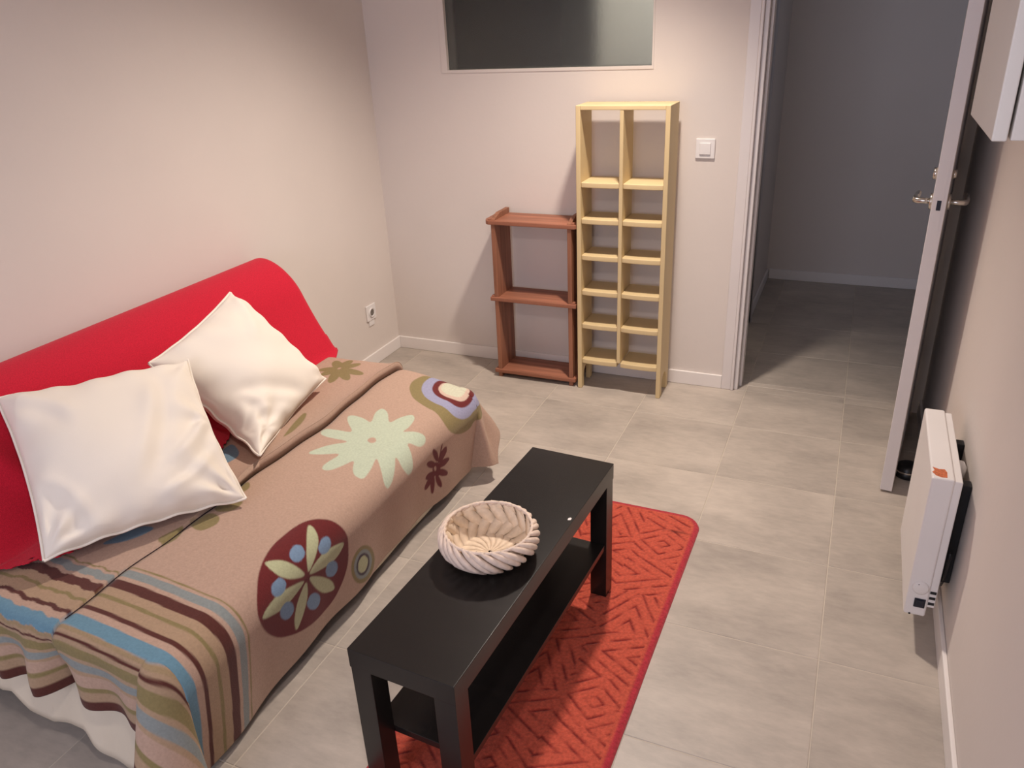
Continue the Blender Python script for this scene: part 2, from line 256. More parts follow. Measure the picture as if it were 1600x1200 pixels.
# ------------------------------------------------------------------ object helpers
def wloc(o):
    v = Vector((0, 0, 0))
    while o is not None: v += o.location; o = o.parent
    return v
def tag(o, label=None, cat=None, group=None, kind=None):
    if label: o['label'] = label
    if cat: o['category'] = cat
    if group: o['group'] = group
    if kind: o['kind'] = kind
    return o
def link(name, me, material, parent=None, loc=None):
    o = bpy.data.objects.new(name, me); COL.objects.link(o)
    if material is not None and not me.materials: me.materials.append(material)
    if parent: o.parent = parent
    if loc is not None: o.location = Vector(loc) - (wloc(parent) if parent else Vector((0, 0, 0)))
    return o
def empty(name, loc, label=None, cat=None, group=None, kind=None):
    o = bpy.data.objects.new(name, None); o.empty_display_size = .1; o.location = loc; COL.objects.link(o)
    return tag(o, label, cat, group, kind)
class MB:
    """collects shapes in world coordinates; build() links them as one mesh whose origin is at the middle of its base"""
    def __init__(s): s.v = []; s.f = []
    def add(s, vs, fs):
        k = len(s.v); s.v += [tuple(p) for p in vs]; s.f += [tuple(i + k for i in f) for f in fs]; return s
    def box(s, x0, x1, y0, y1, z0, z1, X=None):
        vs = [(x, y, z) for z in (z0, z1) for x, y in ((x0, y0), (x1, y0), (x1, y1), (x0, y1))]
        if X: vs = [X(p) for p in vs]
        return s.add(vs, [(3, 2, 1, 0), (4, 5, 6, 7), (0, 1, 5, 4), (1, 2, 6, 5), (2, 3, 7, 6), (3, 0, 4, 7)])
    def prism(s, poly, ax, a, b, X=None):
        """poly: 2D outline in the plane normal to axis ax, extruded from a to b"""
        def P(p, t):
            q = [(t, p[0], p[1]), (p[0], t, p[1]), (p[0], p[1], t)][ax]; return X(q) if X else q
        n = len(poly); vs = [P(p, a) for p in poly] + [P(p, b) for p in poly]
        fs = [tuple(range(n))[::-1], tuple(range(n, 2 * n))] + [(i, (i + 1) % n, n + (i + 1) % n, n + i) for i in range(n)]
        return s.add(vs, fs)
    def tube(s, pts, r, n=12, caps=True):
        pts = [Vector(p) for p in pts]; rr = r if hasattr(r, '__len__') else [r] * len(pts); rings = []; k0 = len(s.v)
        up_ = None
        for i, p in enumerate(pts):
            t = (pts[min(i + 1, len(pts) - 1)] - pts[max(i - 1, 0)]).normalized()
            if up_ is None:
                up_ = Vector((0, 0, 1)) if abs(t.z) < .9 else Vector((1, 0, 0))
            a = t.cross(up_).normalized(); b = t.cross(a).normalized(); up_ = -b if False else a.cross(t)
            rings.append([p + (a * math.cos(2 * math.pi * j / n) + b * math.sin(2 * math.pi * j / n)) * rr[i] for j in range(n)])
        vs = [v for g in rings for v in g]
        fs = [(i * n + j, i * n + (j + 1) % n, (i + 1) * n + (j + 1) % n, (i + 1) * n + j) for i in range(len(pts) - 1) for j in range(n)]
        if caps: fs += [tuple(range(n))[::-1], tuple((len(pts) - 1) * n + j for j in range(n))]
        return s.add(vs, fs)
    def lathe(s, prof, c, n=32, ax=2):
        vs = []; m = len(prof)
        for j in range(n):
            a = 2 * math.pi * j / n
            for r, h in prof:
                q = (r * math.cos(a), r * math.sin(a), h)
                if ax == 1: q = (q[0], -q[2], q[1])
                if ax == 0: q = (q[2], q[0], q[1])
                vs.append((c[0] + q[0], c[1] + q[1], c[2] + q[2]))
        fs = [(j * m + i, ((j + 1) % n) * m + i, ((j + 1) % n) * m + i + 1, j * m + i + 1) for j in range(n) for i in range(m - 1)]
        return s.add(vs, fs)
    def build(s, name, material, parent=None, bevel=0, smooth=False, seg=2):
        a = np.array([tuple(v) for v in s.v], float); o = ((a[:, 0].min() + a[:, 0].max()) / 2, (a[:, 1].min() + a[:, 1].max()) / 2, a[:, 2].min())
        me = bpy.data.meshes.new(name); me.from_pydata([tuple(v) for v in a - np.array(o)], [], s.f)
        bm = bmesh.new(); bm.from_mesh(me); bmesh.ops.remove_doubles(bm, verts=bm.verts, dist=1e-5); bmesh.ops.recalc_face_normals(bm, faces=bm.faces); bm.to_mesh(me); bm.free()
        ob = link(name, me, material, parent, o)
        if bevel:
            m = ob.modifiers.new('bevel', 'BEVEL'); m.width = bevel; m.segments = seg; m.limit_method = 'ANGLE'; m.angle_limit = math.radians(35)
            smooth = True
        if smooth:
            me.shade_smooth() if hasattr(me, 'shade_smooth') else None
            if bevel:
                w = ob.modifiers.new('normals', 'WEIGHTED_NORMAL'); w.keep_sharp = True
        return ob
def grid_obj(name, P, material, parent=None, colors=None, keep=None, solid=0, closed=False):
    """smooth sheet from an (n, m, 3) array of points"""
    n, m = P.shape[:2]; idx = np.arange(n * m).reshape(n, m)
    q = np.stack([idx[:-1, :-1], idx[1:, :-1], idx[1:, 1:], idx[:-1, 1:]], -1).reshape(-1, 4)
    if keep is not None: q = q[keep.reshape(-1)]
    V = P.reshape(-1, 3); used = np.unique(q); mp = -np.ones(len(V), int); mp[used] = np.arange(len(used)); V = V[used]; q = mp[q]
    o = np.array([(V[:, 0].min() + V[:, 0].max()) / 2, (V[:, 1].min() + V[:, 1].max()) / 2, V[:, 2].min()])
    me = bpy.data.meshes.new(name)
    me.vertices.add(len(V)); me.vertices.foreach_set('co', (V - o).astype(np.float32).ravel())
    me.loops.add(q.size); me.loops.foreach_set('vertex_index', q.astype(np.int32).ravel())
    me.polygons.add(len(q)); me.polygons.foreach_set('loop_start', np.arange(0, q.size, 4, dtype=np.int32))
    me.update(calc_edges=True); me.validate()
    me.polygons.foreach_set('use_smooth', np.ones(len(me.polygons), bool))
    if colors is not None:
        ca = me.color_attributes.new('print', 'FLOAT_COLOR', 'POINT')
        c = colors.reshape(-1, 3)[used]; ca.data.foreach_set('color', np.concatenate([c, np.ones((len(c), 1))], 1).astype(np.float32).ravel())
    ob = link(name, me, material, parent, o)
    if solid:
        md = ob.modifiers.new('thickness', 'SOLIDIFY'); md.thickness = solid; md.offset = 1
    return ob

# ================================================================== THE ROOM
RX, RY, RZ = 2.582, -4.9, 2.45
HB = 1.77                                   # back of the hall
flo = MB().box(-.1, 3.5, RY - .1, HB + .1, -.06, -.0012).build('floor', M['grout']); tag(flo, kind='structure')
TS, TOX, TOY, J = .425, 1.8553, -.7873, .0028
cache = {}
for (X0, X1, Y0, Y1) in ((0, RX, RY, 0), (1.80, 2.53, 0, .1), (.05, 3.4, .1, HB)):
    for i in range(-6, 5):
        for j in range(-7, 12):
            a0, a1 = TOX + i * TS, TOX + (i + 1) * TS; b1, b0 = TOY - j * TS, TOY - (j + 1) * TS
            x0, x1, y0, y1 = max(a0 + J / 2, X0), min(a1 - J / 2, X1), max(b0 + J / 2, Y0), min(b1 - J / 2, Y1)
            if x1 - x0 < .01 or y1 - y0 < .01: continue
            w, h = x1 - x0, y1 - y0; key = (round(w, 4), round(h, 4))
            if key not in cache:
                me = bpy.data.meshes.new('tile'); e = .0012
                vs = [(sx * w / 2, sy * h / 2, -.004) for sx, sy in ((-1, -1), (1, -1), (1, 1), (-1, 1))] + [(sx * w / 2, sy * h / 2, -e) for sx, sy in ((-1, -1), (1, -1), (1, 1), (-1, 1))] + [(sx * (w / 2 - e), sy * (h / 2 - e), 0) for sx, sy in ((-1, -1), (1, -1), (1, 1), (-1, 1))]
                fs = [(8, 9, 10, 11)] + [(k, (k + 1) % 4, 4 + (k + 1) % 4, 4 + k) for k in range(4)] + [(4 + k, 4 + (k + 1) % 4, 8 + (k + 1) % 4, 8 + k) for k in range(4)]
                me.from_pydata(vs, [], fs); me.materials.append(M['tile']); cache[key] = me
            link('tile', cache[key], None, flo, ((x0 + x1) / 2, (y0 + y1) / 2, 0))
def struct(name, mb, m, bevel=0): return tag(mb.build(name, m, None, bevel), kind='structure')
struct('ceiling', MB().box(-.1, 3.5, RY - .1, HB + .1, RZ, RZ + .1), M['ceil'])
struct('wall_left', MB().box(-.1, 0, RY - .1, HB + .1, -.06, RZ), M['wall'])
WX0, WX1, WZ0, WZ1 = .419, 1.370, 1.411, 2.08
DX0, DX1, DZ = 1.80, 2.53, 2.04
b = MB()
b.box(0, WX0, 0, .1, -.06, RZ).box(WX0, WX1, 0, .1, -.06, WZ0).box(WX0, WX1, 0, .1, WZ1, RZ).box(WX1, DX0, 0, .1, -.06, RZ).box(DX0, DX1, 0, .1, DZ, RZ).box(DX1, 2.582, 0, .1, -.06, RZ)
struct('wall_back', b, M['wall'])
struct('wall_right', MB().box(RX, RX + .1, RY - .1, .1, -.06, RZ), M['wall'])
b = MB(); b.box(0, .5, RY - .1, RY, -.06, RZ).box(.5, 2.1, RY - .1, RY, -.06, .8).box(.5, 2.1, RY - .1, RY, 2.15, RZ).box(2.1, RX, RY - .1, RY, -.06, RZ)
struct('wall_rear', b, M['wall'])
struct('wall_hall_back', MB().box(-.1, 3.5, HB, HB + .1, -.06, RZ), M['wall'])
struct('wall_hall_right', MB().box(3.4, 3.5, .1, HB, -.06, RZ), M['wall'])
struct('wall_hall_front', MB().box(RX + .1, 3.4, 0, .1, -.06, RZ), M['wall'])
struct('wall_partition', MB().box(1.65, 1.735, .93, HB, -.06, RZ), M['wall'])
struct('trim_1', MB().box(1.64, 1.752, .905, .935, 0, 2.05).box(1.735, 1.752, .905, .97, 0, 2.05), M['door'], .003)
# window behind the photographer
w2 = empty('window_2', (1.3, RY - .05, .8), kind='structure')
MB().box(.5, .56, RY - .08, RY - .02, .8, 2.15).box(2.04, 2.1, RY - .08, RY - .02, .8, 2.15).box(.5, 2.1, RY - .08, RY - .02, .8, .86).box(.5, 2.1, RY - .08, RY - .02, 2.09, 2.15).box(1.27, 1.33, RY - .08, RY - .02, .8, 2.15).build('window_frame', M['door'], w2, .003)
# baseboards with a rounded top edge
BH = .066
def baseboard(name, x0, x1, y0, y1): struct(name, MB().box(x0, x1, y0, y1, 0, BH), M['base'], .003)
baseboard('baseboard_left', 0, .012, RY, 0)
baseboard('baseboard_back', .012, 1.745, -.012, 0)
baseboard('baseboard_right', RX - .012, RX, RY, 0)
baseboard('baseboard_hall_back', 1.75, 3.4, HB - .012, HB)
baseboard('baseboard_partition', 1.735, 1.747, .97, HB - .012)

# internal window, frosted
w1 = empty('window_1', ((WX0 + WX1) / 2, .02, WZ0), kind='structure')
for nm, bx in (('frame_side', (WX0 - .028, WX0 + .002)), ('frame_side', (WX1 - .002, WX1 + .006))):
    MB().box(bx[0], bx[1], -.003, .05, WZ0 - .012, WZ1 + .02).build(nm, M['wall'], w1, .001)
MB().box(WX0 + .002, WX1 - .002, -.003, .05, WZ0 - .012, WZ0 + .001).build('window_sill', M['wall'], w1, .001)
MB().box(WX0, WX1, -.003, .05, WZ1 - .001, WZ1 + .02).build('frame_head', M['wall'], w1, .001)
MB().box(WX0 + .002, WX1 - .002, .018, .026, WZ0 + .001, WZ1 - .001).build('pane', M['glass'], w1)

# door with casing, leaf, levers
d1 = empty('door_1', (DX0, 0, 0), kind='structure')
MB().box(DX0 - .055, DX0 - .012, -.012, 0, 0, DZ + .055).box(DX0 - .012, DX0, -.018, 0, 0, DZ + .012).build('door_casing', M['door'], d1, .003)
MB().box(DX0 - .012, DX1, -.012, 0, DZ, DZ + .055).build('door_casing', M['door'], d1, .003)
MB().box(DX0, DX0 + .018, 0, .1, 0, DZ).box(DX0 + .018, DX0 + .03, .045, .1, 0, DZ).build('door_jamb', M['door'], d1, .002)
MB().box(DX1 - .012, DX1, 0, .1, 0, DZ).build('door_jamb', M['door'], d1, .002)
MB().box(DX0 + .018, DX1 - .012, 0, .1, DZ - .018, DZ).build('door_jamb', M['door'], d1, .002)
hx, hy = 2.524, -.016; ex, ey = 2.446, -.704
dl = math.hypot(ex - hx, ey - hy); du = ((ex - hx) / dl, (ey - hy) / dl); dn = (du[1], -du[0])      # along the leaf, across (towards -x)
def DX(p):      # local: x along from hinge, y across (+ = towards the room's left), z
    return (hx + du[0] * p[0] + dn[0] * p[1], hy + du[1] * p[0] + dn[1] * p[1], p[2])
leaf = MB().box(0, dl, -.02, .02, .008, 2.03, DX).build('door_leaf', M['door'], d1, .002)
for s in (1, -1):
    a = dl - .062
    b = MB(); P = [DX((a, s * .02, 1.035)), DX((a, s * .045, 1.035)), DX((a, s * .064, 1.035)), DX((a - .006, s * .070, 1.035)), DX((a - .05, s * .071, 1.035)), DX((a - .115, s * .069, 1.035))]
    b.tube(P, [.009, .009, .0095, .0095, .0095, .009], 12)
    b.tube([DX((a, s * .0195, 1.035)), DX((a, s * .029, 1.035))], .025, 20)
    b.build('door_handle', M['chrome'], leaf, smooth=True)
    b = MB(); b.tube([DX((a, s * .0195, 1.12)), DX((a, s * .032, 1.12))], .018 if s > 0 else .014, 16); b.build('thumb_turn', M['chrome'], leaf, smooth=True)
MB().box(dl - .001, dl + .0008, -.010, .010, .95, 1.17, DX).build('lock_plate', M['door'], leaf)
MB().box(dl + .0005, dl + .0016, -.006, .006, 1.02, 1.05, DX).build('latch_hole', M['navy'], leaf)
for z in (.25, 1.0, 1.8): MB().tube([(2.522, -.012, z), (2.522, -.012, z + .09)], .007, 10).build('hinge', M['chrome'], leaf)

# unseen dark cabinet added to darken the left of the frosted pane
wd = empty('stand_in_cabinet', (.5, .4, 0), 'made-up dark cabinet that keeps the left of the frosted pane dark', 'stand_in_cabinet')
MB().box(.06, .93, .14, .66, .06, 2.2).build('carcass', M['darkcab'], wd, .004)
MB().box(.065, .51, .66, .68, .08, 2.18).build('door', M['darkcab'], wd, .003)
MB().box(.515, .925, .66, .68, .08, 2.18).build('door', M['darkcab'], wd, .003)
MB().box(.08, .91, .16, .62, 0, .06).build('plinth', M['darkcab'], wd)

# light switch on the back wall, socket on the left wall
t = empty('light_switch', (1.605, 0, 1.045), 'square white light switch on the wall between yellow shelf and doorway', 'switch')
MB().box(1.566, 1.646, -.008, 0, 1.045, 1.126).build('cover_plate', M['plastic'], t, .003)
MB().box(1.583, 1.629, -.013, -.008, 1.062, 1.109).build('rocker', M['plastic'], t, .002)
t = empty('wall_socket', (0, -.243, .24), 'white power socket low on the left wall near the corner', 'socket')
b = MB().box(0, .010, -.284, -.203, .243, .324).build('cover_plate', M['plastic'], t, .003)
MB().lathe([(.0005, .012), (.018, .012), (.021, .016), (.024, .016), (.024, .009)], (0, -.243, .284), 28, 0).build('socket_ring', M['plastic'], t, smooth=True)
MB().lathe([(.0, .0125), (.017, .0125)], (0, -.243, .284), 24, 0).build('socket_well', mat('socket_shadow_grey', (120, 114, 108), .6, .3, noise=((9, 9, 9), .02, 2)), t)
MB().tube([(.011, -.243, .291), (.019, -.243, .291)], .0022, 8).build('earth_pin', M['chrome'], t)
MB().box(0, .006, -.268, -.222, .213, .243).build('cable_stub', M['plastic'], t, .002)

# ================================================================== WALL CABINET (upper right)
t = empty('wall_cabinet', (2.46, -2.16, 1.449), 'white wall cabinet hung high on the right wall, cut by the frame', 'cabinet')
CX, CY0, CY1, CZ0, CZ1 = 2.350, -2.296, -2.031, 1.449, 1.95
MB().box(CX + .020, RX - .002, CY0, CY1, CZ0, CZ1).build('carcass', M['cabw'], t, .0015)
cd = MB().box(CX, CX + .0165, CY0 - .001, CY1 + .001, CZ0 - .001, CZ1).build('door', M['cabw'], t, .002)
MB().tube([(CX - .001, CY0 + .03, CZ0 + .3), (CX - .012, CY0 + .03, CZ0 + .3), (CX - .02, CY0 + .03, CZ0 + .3)], [.005, .005, .011], 14).build('door_knob', M['chrome'], cd, smooth=True)

# ================================================================== RADIATOR
t = empty('panel_heater', (2.51, -1.29, .1), 'white electric panel heater mounted low on the right wall', 'heater')
HX0, HX1, HY0, HY1, HZ0, HZ1 = 2.474, 2.527, -1.49, -1.085, .100, .531
MB().box(HX0, HX1, HY0, HY1, HZ0, HZ1).build('heater_body', M['white'], t, .006, seg=3)
bk = MB().box(HX1 - .002, HX1 + .018, HY0 + .006, HY1 - .004, HZ0 + .03, HZ1 - .006).build('rear_casing', M['white'], t, .003)
for z in (.140, .158, .176): MB().box(HX1 + .001, HX1 + .0155, HY0 + .0045, HY0 + .007, z, z + .008).build('vent_slot', M['dark'], bk)
MB().lathe([(.0, .006), (.016, .006), (.0195, .004), (.0205, 0)], ((2.5025), HY0, .194), 28, 1).build('thermostat_dial', M['plastic'], t, smooth=True)
MB().tube([(2.4965, HY0 - .0065, .207), (2.4965, HY0 - .0055, .207)], .0015, 8).build('dial_mark', M['dark'], t)
sw = MB().box(2.494, 2.521, HY0 - .003, HY0, .130, .159).build('power_switch', M['navy'], t, .0015)
MB().box(2.4985, 2.5165, HY0 - .0065, HY0 - .003, .134, .155).build('rocker', M['navy'], sw, .002)
MB().tube([(2.489, HY0 - .0008, .104), (2.489, HY0, .104)], .003, 10).build('screw', M['dark'], t)
b = MB().add([(2.476, -1.462, HZ1 + .0004), (2.484, -1.478, HZ1 + .0004), (2.497, -1.484, HZ1 + .0004), (2.509, -1.482, HZ1 + .0004), (2.510, -1.455, HZ1 + .0004), (2.505, -1.440, HZ1 + .0004), (2.492, -1.443, HZ1 + .0004), (2.478, -1.436, HZ1 + .0004), (2.482, -1.452, HZ1 + .0004)], [tuple(range(9))])
o = b.build('rust_patch', M['rust'], t); o['label'] = 'orange patch of rust and worn enamel'
sm = o.modifiers.new('thickness', 'SOLIDIFY'); sm.thickness = .0005
for y in (-1.40, -1.17): MB().box(HX1 + .016, RX - .001, y, y + .03, .16, .47).build('wall_bracket', M['dark'], t, .002)
cb = []
for k in range(14):
    s = k / 13; cb.append((2.556 + .012 * math.sin(s * 3.1), -1.465 + .25 * s, .30 - .19 * math.sin(s * 2.9)))
MB().tube(cb, .0045, 8).build('power_cable', M['tray'], t, smooth=True)
MB().lathe([(0, .0), (.014, .0), (.016, .004), (.016, .03), (.008, .045), (0, .046)], (2.560, -1.30, .44), 16, 2).build('plug', M['plastic'], t, smooth=True)

# black round object behind the door
t = empty('round_doorstop', (2.515, -.52, 0), 'low round black object with chrome band on the floor behind the open door', 'doorstop')
MB().lathe([(0, .0), (.040, .0), (.043, .004), (.043, .020), (.040, .024)], (2.519, -.555, .0), 32).build('rubber_base', M['tray'], t, smooth=True)
MB().lathe([(.0432, .024), (.0440, .027), (.0432, .030)], (2.519, -.555, .0), 32).build('chrome_band', M['chrome'], t, smooth=True)
MB().lathe([(.0425, .030), (.040, .042), (.028, .050), (0, .053)], (2.519, -.555, .0), 32).build('dome', M['tray'], t, smooth=True)

# ================================================================== CREAM/YELLOW PIGEONHOLE SHELF
t = empty('pigeonhole_shelf', (1.30, -.125, 0), 'tall pale yellow pigeonhole shelf with twelve compartments against the back wall', 'shelf')
PX0, PX1, PY0, PY1, PH = 1.105, 1.5, -.205, -.047, 1.278
def side_profile():
    p = [(PY1, 0), (PY1, PH), (PY0, PH), (PY0, 0), (PY0 + .036, 0)]
    c = (PY0 + PY1) / 2; hw = (PY1 - PY0) / 2 - .036
    for k in range(0, 13):
        a = math.pi - math.pi * k / 12; p.append((c + hw * math.cos(a), .055 + .045 * math.sin(a)))
    p.append((PY1 - .036, 0)); return p
for x in (PX0, PX1 - .02): MB().prism(side_profile(), 0, x, x + .02).build('side_panel', M['pine'], t, .0025)
MB().box(PX0 + .02, PX1 - .02, PY0 + .001, PY1, PH - .018, PH - .0005).build('top_board', M['pine'], t, .002)
MB().box(1.293, 1.309, PY0 + .002, PY1, .15, PH - .018).build('divider', M['pine'], t, .002)
for z in (.967, .811, .649, .486, .325, .150):
    for xa, xb in ((PX0 + .02, 1.293), (1.309, PX1 - .02)):
        n = 12; pl = [(xa, PY1), (xb, PY1)]
        for k in range(n + 1):
            s = k / n; pl.append((xb + (xa - xb) * s, PY0 + .002 + .006 * (abs(2 * s - 1) ** 3)))
        MB().prism(pl, 2, z - .022, z).build('compartment_shelf', M['pine'], t, .003)

# ================================================================== RED-BROWN SLOTTED SHELF
t = empty('slotted_shelf', (.88, -.11, 0), 'low red-brown wooden shelf of slotted boards left of the yellow shelf', 'shelf')
OY0, OY1 = -.198, -.024
for x in (.688, 1.058):
    sp = MB().prism([(OY1, 0), (OY1, .806), (OY1 - .11, .806), (OY0 + .004, .788), (OY0, .783), (OY0, 0)], 0, x, x + .020).build('side_panel', M['oak'], t, .002)
for z in (.762, .395, .022):
    n = [(.650, OY1), (.650, OY0 + .03), (.662, OY0 + .004), (.676, OY0 - .006), (1.092, OY0 - .006), (1.104, OY0 + .004), (1.104, OY1)]
    if z < .1: n = [(x if 0 else (.672 if x < .68 else 1.092 if x > 1.09 else x), y) for x, y in n]; n = [(.672, OY1), (.672, OY0 - .006), (1.092, OY0 - .006), (1.092, OY1)]
    if .3 < z < .5: n = [(.668, OY1), (.668, OY0 - .006), (1.098, OY0 - .006), (1.098, OY1)]
    MB().prism(n, 2, z, z + .019).build('shelf_board', M['oakh'], t, .0025)
MB().box(.708, 1.058, OY1 - .016, OY1, .0, .022).build('back_rail', M['oakh'], t, .002)
for z in (.781, .414):
    for x, sx in ((.688, -1), (1.078, 1)):
        MB().box(x + (0 if sx > 0 else -.014), x + (.014 if sx > 0 else 0), OY0 + .0, OY0 + .02, z, z + .008).build('slot_wedge', M['oakh'], t, .001)

# ================================================================== RUG
RGX0, RGX1, RGY0, RGY1 = 1.318, 1.858, -2.62, -1.090
nx, ny = 150, 420
X, Y = np.meshgrid(np.linspace(0, 1, nx), np.linspace(0, 1, ny), indexing='ij')
lx = (X - .5) * (RGX1 - RGX0); ly = (Y - .5) * (RGY1 - RGY0)
hw, hh, rc = (RGX1 - RGX0) / 2, (RGY1 - RGY0) / 2, .075
# squeeze the corners in to a round
ox = np.maximum(np.abs(lx) - (hw - rc), 0); oy = np.maximum(np.abs(ly) - (hh - rc), 0)
mxo = np.maximum(ox, oy); hyp = np.hypot(ox, oy) + 1e-9; k = np.where((ox > 0) & (oy > 0), mxo / hyp, 1)
lx2 = np.sign(lx) * (np.minimum(np.abs(lx), hw - rc) + ox * k); ly2 = np.sign(ly) * (np.minimum(np.abs(ly), hh - rc) + oy * k)
edge = np.where((ox > 0) & (oy > 0), rc - np.hypot(ox * k, oy * k), np.minimum(hw - np.abs(lx2), hh - np.abs(ly2)))
cs = .178; sh = lx2 + ly2 * .0
ci = np.floor((lx2 + hw) / cs); cj = np.floor((ly2 + hh + .5 * cs * (ci % 2)) / cs)
fx = ((lx2 + hw) / cs) % 1 - .5; fy = ((ly2 + hh + .5 * cs * (ci % 2)) / cs) % 1 - .5
typ = (ci * 3 + cj * 5) % 4
chev_r = fx * .55 + np.abs(fy) * 1.0; chev_l = -fx * .55 + np.abs(fy); chev_u = np.abs(fx) + fy * .6; diam = np.abs(fx) * .8 + np.abs(fy)
fld = np.choose(typ.astype(int), [chev_r, diam, chev_l, chev_u])
ln1 = np.abs(((fld * 4.6) % 1) - .5)
groove = np.exp(-(ln1 / .115) ** 2)
rngb = np.random.default_rng(4)
brk = np.sin(lx2 * 61 + ly2 * 37) * np.sin(ly2 * 53 - lx2 * 29 + 1.3)
groove = groove * np.clip(.75 + brk * .8, 0.15, 1) * (edge > .028)
band = sstep(.022, .014, edge) if False else (1 - np.clip((edge - .014) / .008, 0, 1))
cA = np.array(lin((192, 84, 64))); cG = np.array(lin((116, 28, 28))); cB = np.array(lin((172, 50, 60)))
colr = cA + (cG - cA) * (groove * 1.0)[..., None]; colr = colr + (cB - colr) * band[..., None]
# pull-mark on the pile
pm = np.exp(-(((lx2 - .205) + (ly2 - .655) * .2) / .035) ** 2 - ((ly2 - .652) / .006) ** 2); colr = colr * (1 - .6 * pm[..., None])
hz = .0085 + .0015 * np.minimum(edge / .02, 1) - .0028 * groove - .006 * np.exp(-(np.maximum(edge, 0) / .0025)) + .0006 * np.sin(lx2 * 400) * np.sin(ly2 * 380)
hz = np.where(edge < .0012, .0005, hz)
ra = -.012; xc, yc = (RGX0 + RGX1) / 2, (RGY0 + RGY1) / 2
Pg = np.stack([xc + lx2 * math.cos(ra) - ly2 * math.sin(ra), yc + lx2 * math.sin(ra) + ly2 * math.cos(ra), hz], -1)
o = grid_obj('rug', Pg, M['rug'], None, colr); tag(o, 'orange-red rug with carved zigzag pattern and rounded corners under the black table', 'rug')

# ================================================================== BLACK LOW TABLE
TW, TL, TH = .255, .90, .452; ta = -.0575; tx, ty = 1.3703, -2.4391
def TX(p):     # p: (across 0..TW, along 0..TL, z)
    return (tx + p[0] * math.cos(ta) - p[1] * math.sin(ta), ty + p[0] * math.sin(ta) + p[1] * math.cos(ta), p[2])
t = empty('low_table', TX((TW / 2, TL / 2, 0)), 'long narrow black coffee table with lower shelf, standing on the red rug', 'table')
MB().box(0, TW, 0, TL, TH - .05, TH, TX).build('table_top', M['black'], t, .0015)
for a in (0.0015, TW - .0515):
    for l in (0.0015, TL - .0515): MB().box(a, a + .05, l, l + .05, .0105, TH - .05, TX).build('leg', M['black'], t, .0015)
MB().box(.006, TW - .006, .052, TL - .052, .185, .203, TX).build('lower_shelf', M['black'], t, .001)
c0 = TX((TW - .010, .60, TH + .0002)); o = MB().add([(c0[0] - .004, c0[1] - .006, c0[2]), (c0[0] + .003, c0[1] - .004, c0[2]), (c0[0] + .004, c0[1] + .004, c0[2]), (c0[0], c0[1] + .007, c0[2]), (c0[0] - .005, c0[1] + .003, c0[2])], [(0, 1, 2, 3, 4)]).build('chip', M['plastic'], t)
o['label'] = 'small white chip in the black surface'; o.modifiers.new('thickness', 'SOLIDIFY').thickness = .0006

# ================================================================== WOVEN BASKET
BCX, BCY, BZ = 1.517, -2.052, TH + .001
t = empty('woven_basket', (BCX, BCY, BZ), 'round pale woven basket on the black table', 'basket')
SPN = np.array([0, .12, .34, .50, .62, .74, .86, 1.0]); SR = np.array([.0005, .022, .058, .078, .090, .098, .102, .103]); SZ = np.array([.006, .005, .004, .010, .024, .042, .058, .072])
def bprof(s):
    # smooth interpolation of the bowl section
    w = np.linspace(-.06, .06, 5); return np.mean([np.interp(np.clip(s + d, 0, 1), SPN, SR) for d in w], 0), np.mean([np.interp(np.clip(s + d, 0, 1), SPN, SZ) for d in w], 0)
NS = 18
def strip(name, sign, k, s0, s1, turn, wfac, over, m):
    n = 26; ss = np.linspace(s0, s1, n); th0 = 2 * math.pi * k / NS
    r, z = bprof(ss); th = th0 + sign * turn * np.maximum(ss - .18, 0)
    off = over * .0022 * np.sin((ss - .18) * NS * turn / math.pi * 2 + (0 if sign > 0 else math.pi) + k * 0)
    dr = np.gradient(r); dz = np.gradient(z); nn = np.hypot(dr, dz) + 1e-9; nr, nz_ = -dz / nn, dr / nn
    r2 = r + nr * off; z2 = z + nz_ * off
    w = np.minimum(2 * math.pi * r / NS * wfac, .026) / 2
    P = []
    for i in range(n):
        tdir = np.array([math.cos(th[i]) * dr[i] - r[i] * math.sin(th[i]) * (sign * turn * (s1 - s0) / n if ss[i] > .18 else 0), math.sin(th[i]) * dr[i] + r[i] * math.cos(th[i]) * (sign * turn * (s1 - s0) / n if ss[i] > .18 else 0), dz[i]])
        tdir /= np.linalg.norm(tdir) + 1e-12
        nv = np.array([nr[i] * math.cos(th[i]), nr[i] * math.sin(th[i]), nz_[i]]); sd = np.cross(nv, tdir)
        c = np.array([BCX + r2[i] * math.cos(th[i]), BCY + r2[i] * math.sin(th[i]), BZ + z2[i]])
        P.append([c - sd * w[i], c + nv * .0007, c + sd * w[i]])
    return grid_obj(name, np.array(P), m, t, None, None, .0009)
for k in range(NS):
    strip('radial_strip', 1, k, .0, 1.0, 1.15, .97, 1, M['straw'])
    strip('cross_strip', -1, k + .5, .30, 1.0, 1.15, .84, 1, M['straw'])
NB = 28
for k in range(NB):
    th0 = 2 * math.pi * (k + .16 * math.sin(k * 2.3)) / NB; pts = []; rr = []
    for i in range(15):
        s = i / 14; a = th0 + s * .80
        r = .099 + .013 * math.sin(s * math.pi * .95) + .002 - .022 * max(0, s - .72) * 2; z = .077 - .066 * s ** 1.25 + .004 * math.sin(s * math.pi)
        pts.append((BCX + r * math.cos(a), BCY + r * math.sin(a), BZ + max(z, .0075))); rr.append(.0020 + .0062 * math.sin(math.pi * min(1, s * .94 + .05)) ** .8)
    MB().tube(pts, rr, 8).build('braid_strand', M['straw2'], t, smooth=True)
MB().tube([(BCX + .1035 * math.cos(a), BCY + .1035 * math.sin(a), BZ + .0765) for a in np.linspace(0, 2 * math.pi, 49)], .0035, 8, False).build('rim', M['straw2'], t, smooth=True)

